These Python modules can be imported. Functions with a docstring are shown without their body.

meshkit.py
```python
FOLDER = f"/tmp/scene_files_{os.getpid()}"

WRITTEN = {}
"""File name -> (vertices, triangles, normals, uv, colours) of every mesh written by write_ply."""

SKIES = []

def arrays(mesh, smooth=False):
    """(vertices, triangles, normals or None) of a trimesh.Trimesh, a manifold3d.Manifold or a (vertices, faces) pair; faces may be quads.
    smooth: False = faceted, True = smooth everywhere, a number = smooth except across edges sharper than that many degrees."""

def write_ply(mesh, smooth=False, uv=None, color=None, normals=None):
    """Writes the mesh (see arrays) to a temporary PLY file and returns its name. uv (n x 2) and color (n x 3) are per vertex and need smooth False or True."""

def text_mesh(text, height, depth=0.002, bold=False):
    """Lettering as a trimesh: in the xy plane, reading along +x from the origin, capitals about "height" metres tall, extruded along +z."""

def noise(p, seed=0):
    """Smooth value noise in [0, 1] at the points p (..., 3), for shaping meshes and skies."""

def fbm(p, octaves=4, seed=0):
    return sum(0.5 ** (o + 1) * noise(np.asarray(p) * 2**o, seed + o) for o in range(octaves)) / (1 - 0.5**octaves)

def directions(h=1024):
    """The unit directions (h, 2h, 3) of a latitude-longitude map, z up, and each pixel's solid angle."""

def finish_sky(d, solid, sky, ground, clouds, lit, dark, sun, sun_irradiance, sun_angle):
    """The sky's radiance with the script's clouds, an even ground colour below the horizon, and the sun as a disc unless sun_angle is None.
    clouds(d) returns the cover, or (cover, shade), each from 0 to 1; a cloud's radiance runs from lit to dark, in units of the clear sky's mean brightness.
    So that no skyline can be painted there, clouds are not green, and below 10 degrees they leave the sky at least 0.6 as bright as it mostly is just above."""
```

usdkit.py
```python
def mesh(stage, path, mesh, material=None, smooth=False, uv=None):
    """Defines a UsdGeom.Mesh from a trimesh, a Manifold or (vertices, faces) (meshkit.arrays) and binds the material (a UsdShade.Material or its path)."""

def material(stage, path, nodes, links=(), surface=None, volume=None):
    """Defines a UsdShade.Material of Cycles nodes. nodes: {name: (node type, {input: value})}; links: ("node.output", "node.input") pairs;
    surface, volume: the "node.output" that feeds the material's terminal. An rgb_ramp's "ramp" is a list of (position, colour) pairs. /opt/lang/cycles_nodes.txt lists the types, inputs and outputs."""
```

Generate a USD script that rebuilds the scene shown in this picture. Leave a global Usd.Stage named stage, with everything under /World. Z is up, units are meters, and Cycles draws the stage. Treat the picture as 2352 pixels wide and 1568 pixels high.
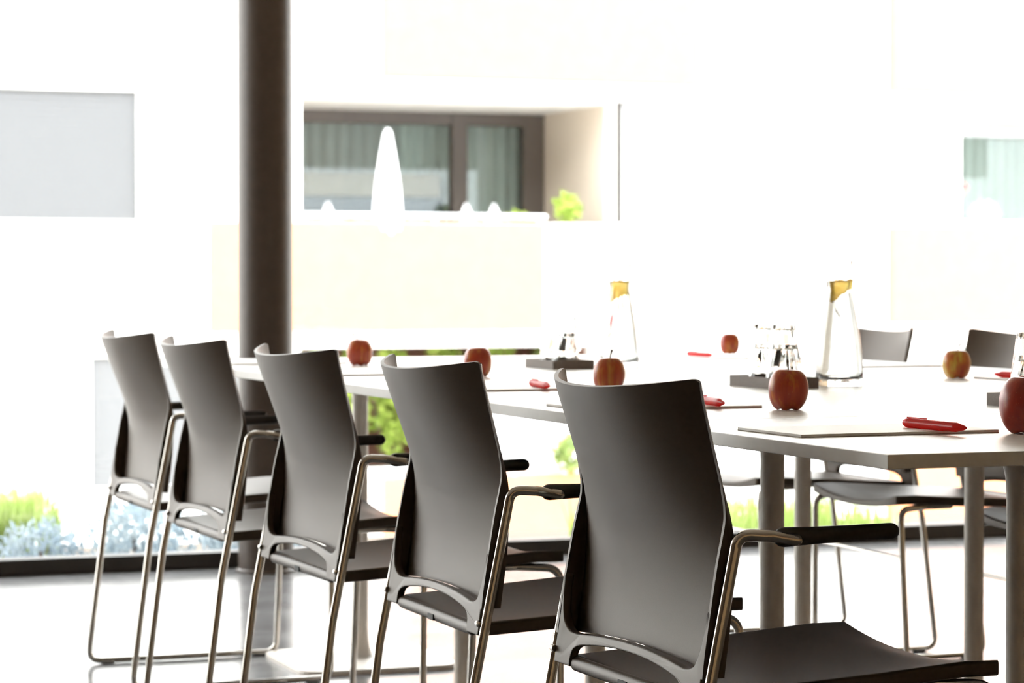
import math, random
import numpy as np, trimesh, usdkit
import manifold3d as m3
from shapely.geometry import Polygon, box as sbox
from pxr import Usd, UsdGeom, UsdLux, UsdShade, Sdf, Gf

stage = Usd.Stage.CreateInMemory()
UsdGeom.SetStageUpAxis(stage, 'Z'); UsdGeom.SetStageMetersPerUnit(stage, 1.0)
UsdGeom.Xform.Define(stage, '/World')

# ------------------------------------------------------------------ camera, sky, sun, exposure
YAW, PITCH, EYE = 20.543, 1.389, 0.967
cam = UsdGeom.Camera.Define(stage, '/World/camera')
cam.CreateHorizontalApertureAttr(36.0)
cam.CreateFocalLengthAttr(5940.0 / 2352.0 * 36.0)
cam.CreateFStopAttr(9.0); cam.CreateFocusDistanceAttr(3.55)
cam.CreateExposureAttr(0.5)
cam.CreateClippingRangeAttr(Gf.Vec2f(0.05, 500.0))
cam.AddTranslateOp().Set(Gf.Vec3d(0, 0, EYE))
cam.AddRotateZOp().Set(-YAW)
cam.AddRotateXOp().Set(90.0 - PITCH)

sky = UsdLux.DomeLight.Define(stage, '/World/sky')
sky.CreateColorAttr(Gf.Vec3f(0.97, 0.98, 1.0)); sky.CreateIntensityAttr(2.6)
sun = UsdLux.DistantLight.Define(stage, '/World/sun')
sun.CreateAngleAttr(0.53); sun.CreateIntensityAttr(62.0); sun.CreateColorAttr(Gf.Vec3f(1.0, 0.93, 0.84))
# light travels along local -z; the sun stands behind the camera's building, to the right, high
_d = np.array([0.38, -0.62, 0.70]); _d /= np.linalg.norm(_d)
sun.AddRotateZOp().Set(math.degrees(math.atan2(_d[1], _d[0])) + 90)
sun.AddRotateXOp().Set(math.degrees(math.acos(_d[2])))

# ------------------------------------------------------------------ helpers
used = {}
def numbered(path):
    n = used.get(path, -1) + 1; used[path] = n
    return path if n == 0 else '%s_%03d' % (path, n)

def keys(p, label=None, cat=None, group=None, kind=None):
    p = p.GetPrim() if hasattr(p, 'GetPrim') else p
    for k, v in (('label', label), ('category', cat), ('group', group), ('kind', kind)):
        if v: p.SetCustomDataByKey(k, v)
    return p

def obj(name, mesh, m, parent=None, smooth=30, label=None, kind=None):
    path = numbered((str(parent.GetPath()) if parent else '/World') + '/' + name)
    p = usdkit.mesh(stage, path, mesh, M[m], smooth=smooth).GetPrim()
    return keys(p, label, kind=kind)

def thing(name, label, cat, loc=(0, 0, 0), rz=0.0, group=None, kind=None):
    x = UsdGeom.Xform.Define(stage, numbered('/World/' + name))
    x.AddTranslateOp().Set(Gf.Vec3d(*map(float, loc)))
    x.AddRotateZOp().Set(float(rz))
    return keys(x, label, cat, group, kind)

def dup(root, label, loc, rz=0.0, scale=None):
    was = root.GetCustomData()
    base = root.GetName()
    if base[-4:-3] == '_' and base[-3:].isdigit(): base = base[:-4]
    x = UsdGeom.Xform.Define(stage, numbered('/World/' + base))
    p = x.GetPrim()
    p.GetReferences().AddInternalReference(root.GetPath())
    x.ClearXformOpOrder()
    x.AddTranslateOp().Set(Gf.Vec3d(*map(float, loc))); x.AddRotateZOp().Set(float(rz))
    if scale: x.AddScaleOp().Set(Gf.Vec3f(scale, scale, scale))
    p.SetInstanceable(True)
    return keys(p, label, was['category'], was.get('group'))

cat = trimesh.util.concatenate

def bx(x0, x1, y0, y1, z0, z1):
    b = trimesh.creation.box([x1 - x0, y1 - y0, z1 - z0]); b.apply_translation([(x0 + x1) / 2, (y0 + y1) / 2, (z0 + z1) / 2]); return b

def rbox(x0, x1, y0, y1, z0, z1, r=0.001, n=2):
    """box with rounded edges: hull of corner spheres"""
    pts = []
    s = trimesh.creation.icosphere(n if r > .004 else 1, r).vertices
    for x in (x0 + r, x1 - r):
        for y in (y0 + r, y1 - r):
            for z in (z0 + r, z1 - r): pts.append(s + [x, y, z])
    return trimesh.convex.convex_hull(np.vstack(pts))

def round_path(pts, r, n=7):
    """polyline with its inner corners rounded to radius r (scalar or list)"""
    pts = [np.asarray(p, float) for p in pts]
    rs = [r] * len(pts) if np.isscalar(r) else r
    out = [pts[0]]
    for i in range(1, len(pts) - 1):
        a, b, c = pts[i - 1], pts[i], pts[i + 1]
        u, v = (a - b), (c - b); lu, lv = np.linalg.norm(u), np.linalg.norm(v); u /= lu; v /= lv
        ang = math.acos(np.clip(u @ v, -1, 1))
        if math.pi - ang < .02: out.append(b); continue
        t = min(rs[i] / math.tan(ang / 2), lu * .48, lv * .48)
        p0, p1 = b + u * t, b + v * t
        for k in range(n + 1):
            s = k / n; out.append((1 - s) ** 2 * p0 + 2 * s * (1 - s) * b + s * s * p1)
    out.append(pts[-1])
    return np.array(out)

def tube(path, r, sides=14, cap=True, squash=None):
    """swept tube with round ends; r scalar or per point; squash (a, b) flattens the section"""
    p = np.asarray(path, float); n = len(p)
    t = np.gradient(p, axis=0); t /= np.linalg.norm(t, axis=1, keepdims=True)
    rr = np.broadcast_to(np.asarray(r, float), (n,)).copy()
    if cap:   # hemispherical ends
        for end in (0, 1):
            e, te, re = (p[0], -t[0], rr[0]) if end == 0 else (p[-1], t[-1], rr[-1])
            qs = [(e + te * re * math.sin(a), re * max(math.cos(a), .02)) for a in np.radians([25, 50, 72, 89])]
            P = np.array([q[0] for q in qs]); R = np.array([q[1] for q in qs]); T = np.repeat([t[0] if end == 0 else t[-1]], 4, 0)
            if end == 0: p, rr, t = np.vstack([P[::-1], p]), np.r_[R[::-1], rr], np.vstack([T, t])
            else: p, rr, t = np.vstack([p, P]), np.r_[rr, R], np.vstack([t, T])
    n = len(p)
    a = np.cross(t[0], [0, 0, 1.0] if abs(t[0][2]) < .9 else [1.0, 0, 0]); a /= np.linalg.norm(a)
    A = [a]
    for i in range(1, n):
        a = A[-1] - t[i] * (A[-1] @ t[i]); A.append(a / np.linalg.norm(a))
    A = np.array(A); B = np.cross(t, A)
    th = np.arange(sides) * 2 * np.pi / sides
    sa, sb = squash or (1, 1)
    v = p[:, None] + rr[:, None, None] * (sa * np.cos(th)[None, :, None] * A[:, None] + sb * np.sin(th)[None, :, None] * B[:, None])
    i, j = np.meshgrid(np.arange(n - 1), np.arange(sides), indexing='ij')
    q = np.stack([i * sides + j, i * sides + (j + 1) % sides, (i + 1) * sides + (j + 1) % sides, (i + 1) * sides + j], -1).reshape(-1, 4)
    f = np.vstack([q[:, [0, 1, 2]], q[:, [0, 2, 3]]])
    v = v.reshape(-1, 3); c0, c1 = len(v), len(v) + 1
    v = np.vstack([v, p[0], p[-1]])
    k = np.arange(sides)
    f = np.vstack([f, np.stack([np.full(sides, c0), (k + 1) % sides, k], 1), np.stack([np.full(sides, c1), (n - 1) * sides + k, (n - 1) * sides + (k + 1) % sides], 1)])
    m = trimesh.Trimesh(v, f, process=False)
    if m.volume < 0: m.invert()
    return m

def lathe(prof, n=40, lobes=0, amp=0.0, closed=False):
    """profile [(r, z)] turned about z; lobes/amp ripple the radius"""
    prof = np.asarray(prof, float); th = np.arange(n) * 2 * np.pi / n
    k = 1 + (amp * np.cos(lobes * th) if lobes else 0 * th)
    v = np.stack([prof[:, 0][:, None] * (k * np.cos(th))[None], prof[:, 0][:, None] * (k * np.sin(th))[None], np.repeat(prof[:, 1][:, None], n, 1)], -1)
    m = len(prof)
    rows = m if closed else m - 1
    i, j = np.meshgrid(np.arange(rows), np.arange(n), indexing='ij')
    q = np.stack([i * n + j, i * n + (j + 1) % n, ((i + 1) % m) * n + (j + 1) % n, ((i + 1) % m) * n + j], -1).reshape(-1, 4)
    t = trimesh.Trimesh(v.reshape(-1, 3), np.vstack([q[:, [0, 1, 2]], q[:, [0, 2, 3]]]), process=False)
    t.merge_vertices(); t.update_faces(t.nondegenerate_faces())
    if t.volume < 0: t.invert()
    return t

def thick_grid(S, off):
    """solid between grid S (rows, cols, 3) and grid S+off (same shape)"""
    R, C = S.shape[:2]; T = S + off
    v = np.vstack([S.reshape(-1, 3), T.reshape(-1, 3)]); n = R * C
    i, j = np.meshgrid(np.arange(R - 1), np.arange(C - 1), indexing='ij')
    a, b, c, d = i * C + j, i * C + j + 1, (i + 1) * C + j + 1, (i + 1) * C + j
    q = np.stack([a, b, c, d], -1).reshape(-1, 4)
    f = [q, q[:, ::-1] + n]
    edge = [k for k in range(C)] + [r * C + C - 1 for r in range(1, R)] + [(R - 1) * C + k for k in range(C - 2, -1, -1)] + [r * C for r in range(R - 2, 0, -1)]
    e = np.array(edge); e2 = np.roll(e, -1)
    f.append(np.stack([e2, e, e + n, e2 + n], 1))
    q = np.vstack(f)
    m = trimesh.Trimesh(v, np.vstack([q[:, [0, 1, 2]], q[:, [0, 2, 3]]]), process=False)
    if m.volume < 0: m.invert()
    return m

def grid_normals(S):
    du = np.gradient(S, axis=1); dv = np.gradient(S, axis=0)
    n = np.cross(du, dv); return n / (np.linalg.norm(n, axis=-1, keepdims=True) + 1e-12)

def plate(poly, z0, z1):
    m = trimesh.creation.extrude_polygon(poly, z1 - z0, engine='earcut'); m.apply_translation([0, 0, z0]); return m

def wall_with_holes(x0, x1, z0, z1, holes, y0, y1):
    p = sbox(x0, z0, x1, z1)
    for h in holes: p = p.difference(sbox(h[0], h[2], h[1], h[3]))
    m = cat([trimesh.creation.extrude_polygon(g, y1 - y0, engine='earcut') for g in getattr(p, 'geoms', [p])])
    v = np.array(m.vertices); m.vertices = np.stack([v[:, 0], y1 - v[:, 2], v[:, 1]], 1)
    if m.volume < 0: m.invert()
    return m

def leaves(rng, n, centre, rad, size, up=.3, long=1.6):
    """a cloud of small folded leaves"""
    V, F = [], []
    for k in range(n):
        d = rng.normal(size=3); d /= np.linalg.norm(d); c = np.asarray(centre) + d * np.asarray(rad) * rng.uniform(.35, 1) ** .6
        a = rng.normal(size=3) + [0, 0, up]; a /= np.linalg.norm(a)
        b = np.cross(a, rng.normal(size=3)); b /= np.linalg.norm(b) + 1e-9; w = np.cross(a, b)
        s = size * rng.uniform(.6, 1.2); o = len(V)
        V += [c, c + a * s * long * .5 + b * s * .45 + w * s * .12, c + a * s * long, c + a * s * long * .5 - b * s * .45 + w * s * .12]
        F += [[o, o + 1, o + 2], [o, o + 2, o + 3]]
    return trimesh.Trimesh(np.array(V), np.array(F), process=False)

def blades(rng, n, x0, x1, y0, y1, z0, hmin, hmax, w=.006):
    V, F = [], []
    for k in range(n):
        x, y = rng.uniform(x0, x1), rng.uniform(y0, y1); h = rng.uniform(hmin, hmax); a = rng.uniform(0, 6.28); l = rng.uniform(0, .35) * h
        dx, dy = math.cos(a), math.sin(a); o = len(V)
        for s, ww in ((0, 1), (.55, .8), (1, .08)):
            cx, cy, cz = x + dx * l * s * s, y + dy * l * s * s, z0 + h * s
            V += [[cx - dy * w * ww, cy + dx * w * ww, cz], [cx + dy * w * ww, cy - dx * w * ww, cz]]
        F += [[o, o + 1, o + 3], [o, o + 3, o + 2], [o + 2, o + 3, o + 5], [o + 2, o + 5, o + 4]]
    return trimesh.Trimesh(np.array(V), np.array(F), process=False)

# ------------------------------------------------------------------ materials
M = {}
def plain(name, col, rough=.5, metal=0.0, **kw):
    M[name] = usdkit.material(stage, '/World/Looks/' + name, {'p': ('principled_bsdf', {'base_color': col, 'roughness': rough, 'metallic': metal, **kw})}, surface='p.BSDF')

def grained(name, c1, c2, scale, rough=.5, bump=0.0, stretch=(1, 1, 1), detail=4, metal=0.0, rough2=None, ramp=(.35, .65), dist=.002, **kw):
    nodes = {'tc': ('texture_coordinate', {}), 'mp': ('mapping', {'scale': stretch}), 'n': ('noise_texture', {'scale': scale, 'detail': detail}),
             'r': ('rgb_ramp', {'ramp': [(ramp[0], c1), (ramp[1], c2)]}), 'p': ('principled_bsdf', {'roughness': rough, 'metallic': metal, **kw})}
    links = [('tc.object', 'mp.vector'), ('mp.vector', 'n.vector'), ('n.fac', 'r.fac'), ('r.color', 'p.base_color')]
    if bump:
        nodes['b'] = ('bump', {'strength': bump, 'distance': dist}); links += [('n.fac', 'b.height'), ('b.normal', 'p.normal')]
    if rough2 is not None:
        nodes['rr'] = ('map_range', {'from_min': .3, 'from_max': .7, 'to_min': rough, 'to_max': rough2}); links += [('n.fac', 'rr.value'), ('rr.result', 'p.roughness')]
    M[name] = usdkit.material(stage, '/World/Looks/' + name, nodes, links, surface='p.BSDF')

def leaf(name, c1, c2, trans=.45):
    M[name] = usdkit.material(stage, '/World/Looks/' + name, {
        'tc': ('texture_coordinate', {}), 'n': ('noise_texture', {'scale': 9.0, 'detail': 2}), 'r': ('rgb_ramp', {'ramp': [(.35, c1), (.65, c2)]}),
        'd': ('diffuse_bsdf', {}), 't': ('translucent_bsdf', {}), 'm': ('mix_closure', {'fac': trans})},
        [('tc.object', 'n.vector'), ('n.fac', 'r.fac'), ('r.color', 'd.color'), ('r.color', 't.color'), ('d.BSDF', 'm.closure1'), ('t.BSDF', 'm.closure2')], surface='m.closure')

grained('chair_plastic', (.064, .041, .026), (.072, .047, .030), 900, rough=.44, bump=.12, dist=.0004, detail=2, specular_tint=(1.0, .93, .86))
plain('chrome', (.56, .53, .49), .10, 1.0)
plain('arm_rubber', (.040, .029, .021), .5)
plain('clear_plastic', (.8, .8, .82), .25, transmission_weight=.7, ior=1.45)
plain('dark_print', (.02, .017, .015), .6)
grained('white_laminate', (.86, .845, .82), (.88, .865, .84), 60, rough=.34, detail=3)
plain('laminate_edge', (.74, .72, .69), .45)
plain('silver_paint', (.80, .74, .67), .42, .1)
grained('floor_polished', (.13, .128, .13), (.155, .153, .155), 3.0, rough=.17, rough2=.24, detail=5)
grained('ceiling_plaster', (.84, .75, .62), (.87, .78, .65), 8, rough=.85)
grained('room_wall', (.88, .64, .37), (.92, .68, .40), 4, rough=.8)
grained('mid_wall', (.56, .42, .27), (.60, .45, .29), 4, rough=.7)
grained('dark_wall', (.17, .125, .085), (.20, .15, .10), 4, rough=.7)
plain('frame_black', (.022, .016, .013), .42)
grained('pillar_paint', (.060, .042, .031), (.068, .048, .036), 30, rough=.45)
M['coated_glass'] = usdkit.material(stage, '/World/Looks/coated_glass', {
    'ge': ('geometry', {}), 'io': ('mix_float', {'a': 1.5, 'b': .6667}), 'f': ('fresnel', {}), 't': ('transparent_bsdf', {'color': (.9, .93, .92)}), 'g': ('glossy_bsdf', {'color': (.5, .52, .53), 'roughness': 0.0}), 'm': ('mix_closure', {})},
    [('ge.backfacing', 'io.fac'), ('io.result', 'f.IOR'), ('f.fac', 'm.fac'), ('t.BSDF', 'm.closure1'), ('g.BSDF', 'm.closure2')], surface='m.closure')
M['window_glass'] = usdkit.material(stage, '/World/Looks/window_glass', {
    'ge': ('geometry', {}), 'io': ('mix_float', {'a': 1.5, 'b': .6667}), 'f': ('fresnel', {}), 't': ('transparent_bsdf', {'color': (.97, .985, .98)}), 'g': ('glossy_bsdf', {'color': (1, 1, 1), 'roughness': 0.0}), 'm': ('mix_closure', {})},
    [('ge.backfacing', 'io.fac'), ('io.result', 'f.IOR'), ('f.fac', 'm.fac'), ('t.BSDF', 'm.closure1'), ('g.BSDF', 'm.closure2')], surface='m.closure')
plain('clear_glass', (.985, .995, .99), 0.0, transmission_weight=1.0, ior=1.48)
plain('water', (.99, 1.0, 1.0), 0.0, transmission_weight=1.0, ior=1.33)
M['lemon'] = usdkit.material(stage, '/World/Looks/lemon', {
    'tc': ('texture_coordinate', {}), 'n': ('noise_texture', {'scale': 90.0, 'detail': 2}), 'r': ('rgb_ramp', {'ramp': [(.3, (.44, .32, .06)), (.7, (.54, .42, .14))]}),
    'd': ('principled_bsdf', {'roughness': .85, 'transmission_weight': .85, 'ior': 1.08})},
    [('tc.object', 'n.vector'), ('n.fac', 'r.fac'), ('r.color', 'd.base_color')], surface='d.BSDF')
plain('lemon_rind', (.90, .70, .10), .5, transmission_weight=.5, ior=1.1)
grained('tray_felt', (.20, .17, .155), (.25, .215, .20), 500, rough=.7, bump=.2, dist=.0006)
plain('paper', (.90, .88, .86), .42)
plain('card_back', (.42, .36, .31), .8)
M['pen_red'] = usdkit.material(stage, '/World/Looks/pen_red', {'d': ('principled_bsdf', {'base_color': (.88, .05, .05), 'roughness': .22}), 't': ('translucent_bsdf', {'color': (1.0, .13, .12)}), 'm': ('mix_closure', {'fac': .62})},
    [('d.BSDF', 'm.closure1'), ('t.BSDF', 'm.closure2')], surface='m.closure')
plain('pen_core', (.62, .02, .03), .35)
plain('apple_stem', (.06, .035, .02), .7)
def apple_mat(name, a, b, c, lo, hi):
    M[name] = usdkit.material(stage, '/World/Looks/' + name, {
        'tc': ('texture_coordinate', {}), 'mp': ('mapping', {'scale': (1.0, 1.0, .16)}), 'n': ('noise_texture', {'scale': 95.0, 'detail': 4, 'roughness': .6}),
        'n2': ('noise_texture', {'scale': 16.0, 'detail': 2}), 'mx': ('mix_float', {'fac': .5}), 'r': ('rgb_ramp', {'ramp': [(lo, a), ((lo + hi) / 2, b), (hi, c)]}),
        'v': ('voronoi_texture', {'scale': 230.0}), 'vm': ('map_range', {'from_min': .06, 'from_max': .12, 'to_min': .35, 'to_max': 0.0, 'clamp': True}), 'sp': ('mix_color', {'b': (.72, .5, .25)}),
        'p': ('principled_bsdf', {'roughness': .33, 'coat_weight': .15, 'coat_roughness': .2})},
        [('tc.object', 'mp.vector'), ('mp.vector', 'n.vector'), ('tc.object', 'n2.vector'), ('n.fac', 'mx.a'), ('n2.fac', 'mx.b'), ('mx.result', 'r.fac'), ('tc.object', 'v.vector'),
         ('v.distance', 'vm.value'), ('vm.result', 'sp.fac'), ('r.color', 'sp.a'), ('sp.result', 'p.base_color')], surface='p.BSDF')
apple_mat('apple_deep_red', (.30, .022, .014), (.40, .040, .018), (.55, .13, .03), .36, .68)
apple_mat('apple_red', (.36, .035, .022), (.46, .065, .022), (.66, .24, .04), .34, .66)
apple_mat('apple_gold', (.42, .05, .026), (.52, .11, .03), (.68, .30, .06), .36, .64)
apple_mat('apple_blush', (.44, .06, .03), (.60, .17, .035), (.74, .48, .08), .38, .60)
# outdoors
grained('facade_render', (.84, .82, .79), (.87, .85, .82), 5, rough=.9)
grained('parapet_orange', (.78, .29, .128), (.82, .31, .136), 6, rough=.7)
plain('slat_white', (.80, .80, .79), .5)
plain('shutter_blue_grey', (.148, .150, .154), .5)
plain('brown_frame', (.085, .068, .058), .5)
plain('loggia_cream', (.62, .53, .43), .8)
plain('loggia_brick', (.50, .26, .20), .8)
plain('curtain_grey', (.52, .545, .53), .8)
plain('curtain_green', (.60, .67, .64), .8)
plain('reflection_tan', (.36, .31, .24), .7)  # colour of the tan band mirrored in the loggia panes
plain('reflection_blue', (.12, .14, .17), .7)  # colour of the bluish band mirrored below it
plain('rail_white', (.86, .87, .88), .35)
plain('parasol_cloth', (.88, .88, .88), .8)
plain('courtyard_paving', (.62, .60, .57), .9)
plain('house_cladding', (.14, .13, .12), .8)
plain('soil', (.12, .09, .065), .95)
plain('terracotta', (.55, .25, .15), .8)
leaf('leaf_lime', (.30, .42, .08), (.46, .55, .14))
leaf('leaf_green', (.20, .29, .09), (.34, .42, .15))
leaf('leaf_silver', (.26, .34, .40), (.46, .52, .54))
leaf('leaf_grass', (.30, .42, .10), (.42, .50, .18))
leaf('petal_white', (.85, .84, .84), (.9, .9, .9))
for nm, c in (('vane_red', (.75, .08, .08)), ('vane_yellow', (.85, .75, .1)), ('vane_blue', (.2, .25, .7)), ('vane_green', (.3, .65, .2))): plain(nm, c, .5)

# ------------------------------------------------------------------ the room
X0, X1, Y0, YW, ZC = -4.7, 6.2, -3.6, 8.42, 2.9
def struct(name, mesh, m, label=None): return keys(obj(name, mesh, m, smooth=False), label, kind='structure')
struct('floor', bx(X0 - .2, X1 + .2, Y0 - .2, YW + .16, -.12, 0), 'floor_polished', 'dark polished floor mirroring the bright window')
struct('ceiling', bx(X0 - .2, X1 + .2, Y0 - .2, YW + .16, ZC, ZC + .3), 'ceiling_plaster', 'plain plaster ceiling')
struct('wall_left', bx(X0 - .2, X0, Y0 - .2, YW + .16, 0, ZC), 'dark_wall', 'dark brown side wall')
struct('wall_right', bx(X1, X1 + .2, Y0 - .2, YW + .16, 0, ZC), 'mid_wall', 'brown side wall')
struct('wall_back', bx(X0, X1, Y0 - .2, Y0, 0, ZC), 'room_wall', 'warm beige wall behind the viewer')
win = keys(thing('window_1', None, None), 'floor-to-ceiling glazing in slim black frames', kind='structure')
obj('bottom_rail', rbox(X0, X1, YW, YW + .08, 0, .054, .003), 'frame_black', win)
obj('top_rail', rbox(X0, X1, YW, YW + .08, ZC - .07, ZC, .003), 'frame_black', win)
mx = [X0 + .03, 0.86, X1 - .03]
for x in mx: obj('mullion', rbox(x - .03, x + .03, YW + .002, YW + .078, .054, ZC - .07, .003), 'frame_black', win)
for a, b in zip(mx[:-1], mx[1:]): obj('pane', bx(a + .03, b - .03, YW + .034, YW + .046, .054, ZC - .07), 'window_glass', win, smooth=False)

pil = thing('pillar', 'round black steel pillar standing before the window', 'pillar', (2.235, 8.285, 0))
obj('shaft', lathe([(0, .0), (.0905, .0), (.0905, ZC), (0, ZC)], 64), 'pillar_paint', pil)
obj('foot_collar', lathe([(.091, 0), (.099, 0), (.0985, .008), (.0915, .012), (.091, .012)], 64, closed=True), 'pillar_paint', pil)

# ------------------------------------------------------------------ chairs
def interp(z, pts):
    p = np.array(sorted(pts)); return np.interp(z, p[:, 0], p[:, 1])
def spline(z, pts):
    from scipy.interpolate import PchipInterpolator
    p = np.array(sorted(pts)); return PchipInterpolator(p[:, 0], p[:, 1])(np.clip(z, p[0, 0], p[-1, 0]))
EDGE = [(.43, -.167), (.481, -.161), (.551, -.151), (.617, -.148), (.642, -.1485), (.665, -.1515), (.695, -.158), (.767, -.175), (.842, -.192)]
RIM = [(.43, -.195), (.481, -.190), (.551, -.179), (.617, -.167), (.645, -.1605), (.668, -.1565), (.70, -.1605)]
SAG = [(.43, .004), (.50, .007), (.56, .014), (.617, .026), (.66, .038), (.75, .057), (.84, .072)]
HALF = [(.43, .229), (.5, .228), (.62, .225), (.7, .222), (.84, .220)]

def backrest_mesh():
    nv, nu = 46, 45
    u = np.sin(np.linspace(-1, 1, nu) * np.pi / 2 * .86) / math.sin(np.pi / 2 * .86)
    t = np.linspace(0, 1, nv)
    S = np.zeros((nv, nu + 6, 3))
    for j, uu in enumerate(u):
        zb = .466 + .012 * (1 - abs(uu) ** 2); zt = .842 - .017 * (1 - abs(uu) ** 2.0) - .005 * max(0, (abs(uu) - .965) / .035) ** 2
        z = zb + (zt - zb) * t
        zz = .466 + (.842 - .466) * t           # height as seen by the edge curves
        x = np.mean([spline(z + o, EDGE) for o in (-.03, -.015, 0, .015, .03)], 0) - spline(z, SAG) * (1 - abs(uu) ** 2.35)
        y = uu * spline(z, HALF)
        S[:, j + 3] = np.stack([x, y, z], 1)
    for side, col0, e in ((-1, (2, 1, 0), 3), (1, (nu + 3, nu + 4, nu + 5), nu + 2)):
        base = S[:, e]; z = base[:, 2]
        fl = np.maximum(base[:, 0] - np.where(z < .70, spline(z, RIM), base[:, 0] - .0002), .0002)
        hw = base[:, 1]
        for k, c in enumerate(col0):
            w = (k + 1) / 3.0
            S[:, c, 0] = base[:, 0] - fl * w
            S[:, c, 1] = hw + side * (.0035 * min(fl.max(), 1) * np.minimum(fl / .012, 1) * (1 if k < 2 else .85))
            S[:, c, 2] = z
    N = grid_normals(S)
    if N[20, nu // 2, 0] < 0: N = -N
    return thick_grid(S, N * .0062)

def hull_chain(pts, rad):
    ms = []
    sp = [trimesh.creation.icosphere(2, r).vertices + np.asarray(p) for p, r in zip(pts, rad)]
    for a, b in zip(sp[:-1], sp[1:]): ms.append(m3.Manifold.hull_points(np.vstack([a, b])))
    return m3.Manifold.batch_boolean(ms, m3.OpType.Add)

def to_tri(m):
    k = m.to_mesh(); return trimesh.Trimesh(k.vert_properties[:, :3], k.tri_verts, process=False)

def bevel_plate(ring, t, c):
    """solid slab of an outline (n, 2) with thickness t and rounded rims of radius c; first axis is the thickness"""
    ring = np.asarray(ring, float)
    if Polygon(ring).exterior.is_ccw is False: ring = ring[::-1]
    tan = np.roll(ring, -1, 0) - np.roll(ring, 1, 0); tan /= np.linalg.norm(tan, axis=1, keepdims=True) + 1e-12
    inn = np.stack([-tan[:, 1], tan[:, 0]], 1)
    layers = []
    for a in (0, 30, 60, 90): layers.append((-t / 2 + c * (1 - math.sin(math.radians(a))), c * (1 - math.cos(math.radians(90 - a)))))
    lay = [(-t / 2 + c - c * math.cos(math.radians(a)), c - c * math.sin(math.radians(a))) for a in (0, 25, 50, 90)]
    lay = lay + [(-x, o) for x, o in lay[::-1]]
    R = [np.column_stack([np.full(len(ring), x), ring + inn * o]) for x, o in lay]
    n = len(ring); v = np.vstack(R); f = []
    for k in range(len(R) - 1):
        i = np.arange(n); j = (i + 1) % n
        f += [np.stack([k * n + i, k * n + j, (k + 1) * n + j], 1), np.stack([k * n + i, (k + 1) * n + j, (k + 1) * n + i], 1)]
    cv, cf = trimesh.creation.triangulate_polygon(Polygon(R[0][:, 1:]), engine='earcut')
    from scipy.spatial import cKDTree
    idx = cKDTree(R[0][:, 1:]).query(cv)[1]; cf = idx[cf]
    f += [cf[:, ::-1], cf + (len(R) - 1) * n]
    m = trimesh.Trimesh(v, np.vstack(f), process=False); m.fix_normals()
    return m

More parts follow.
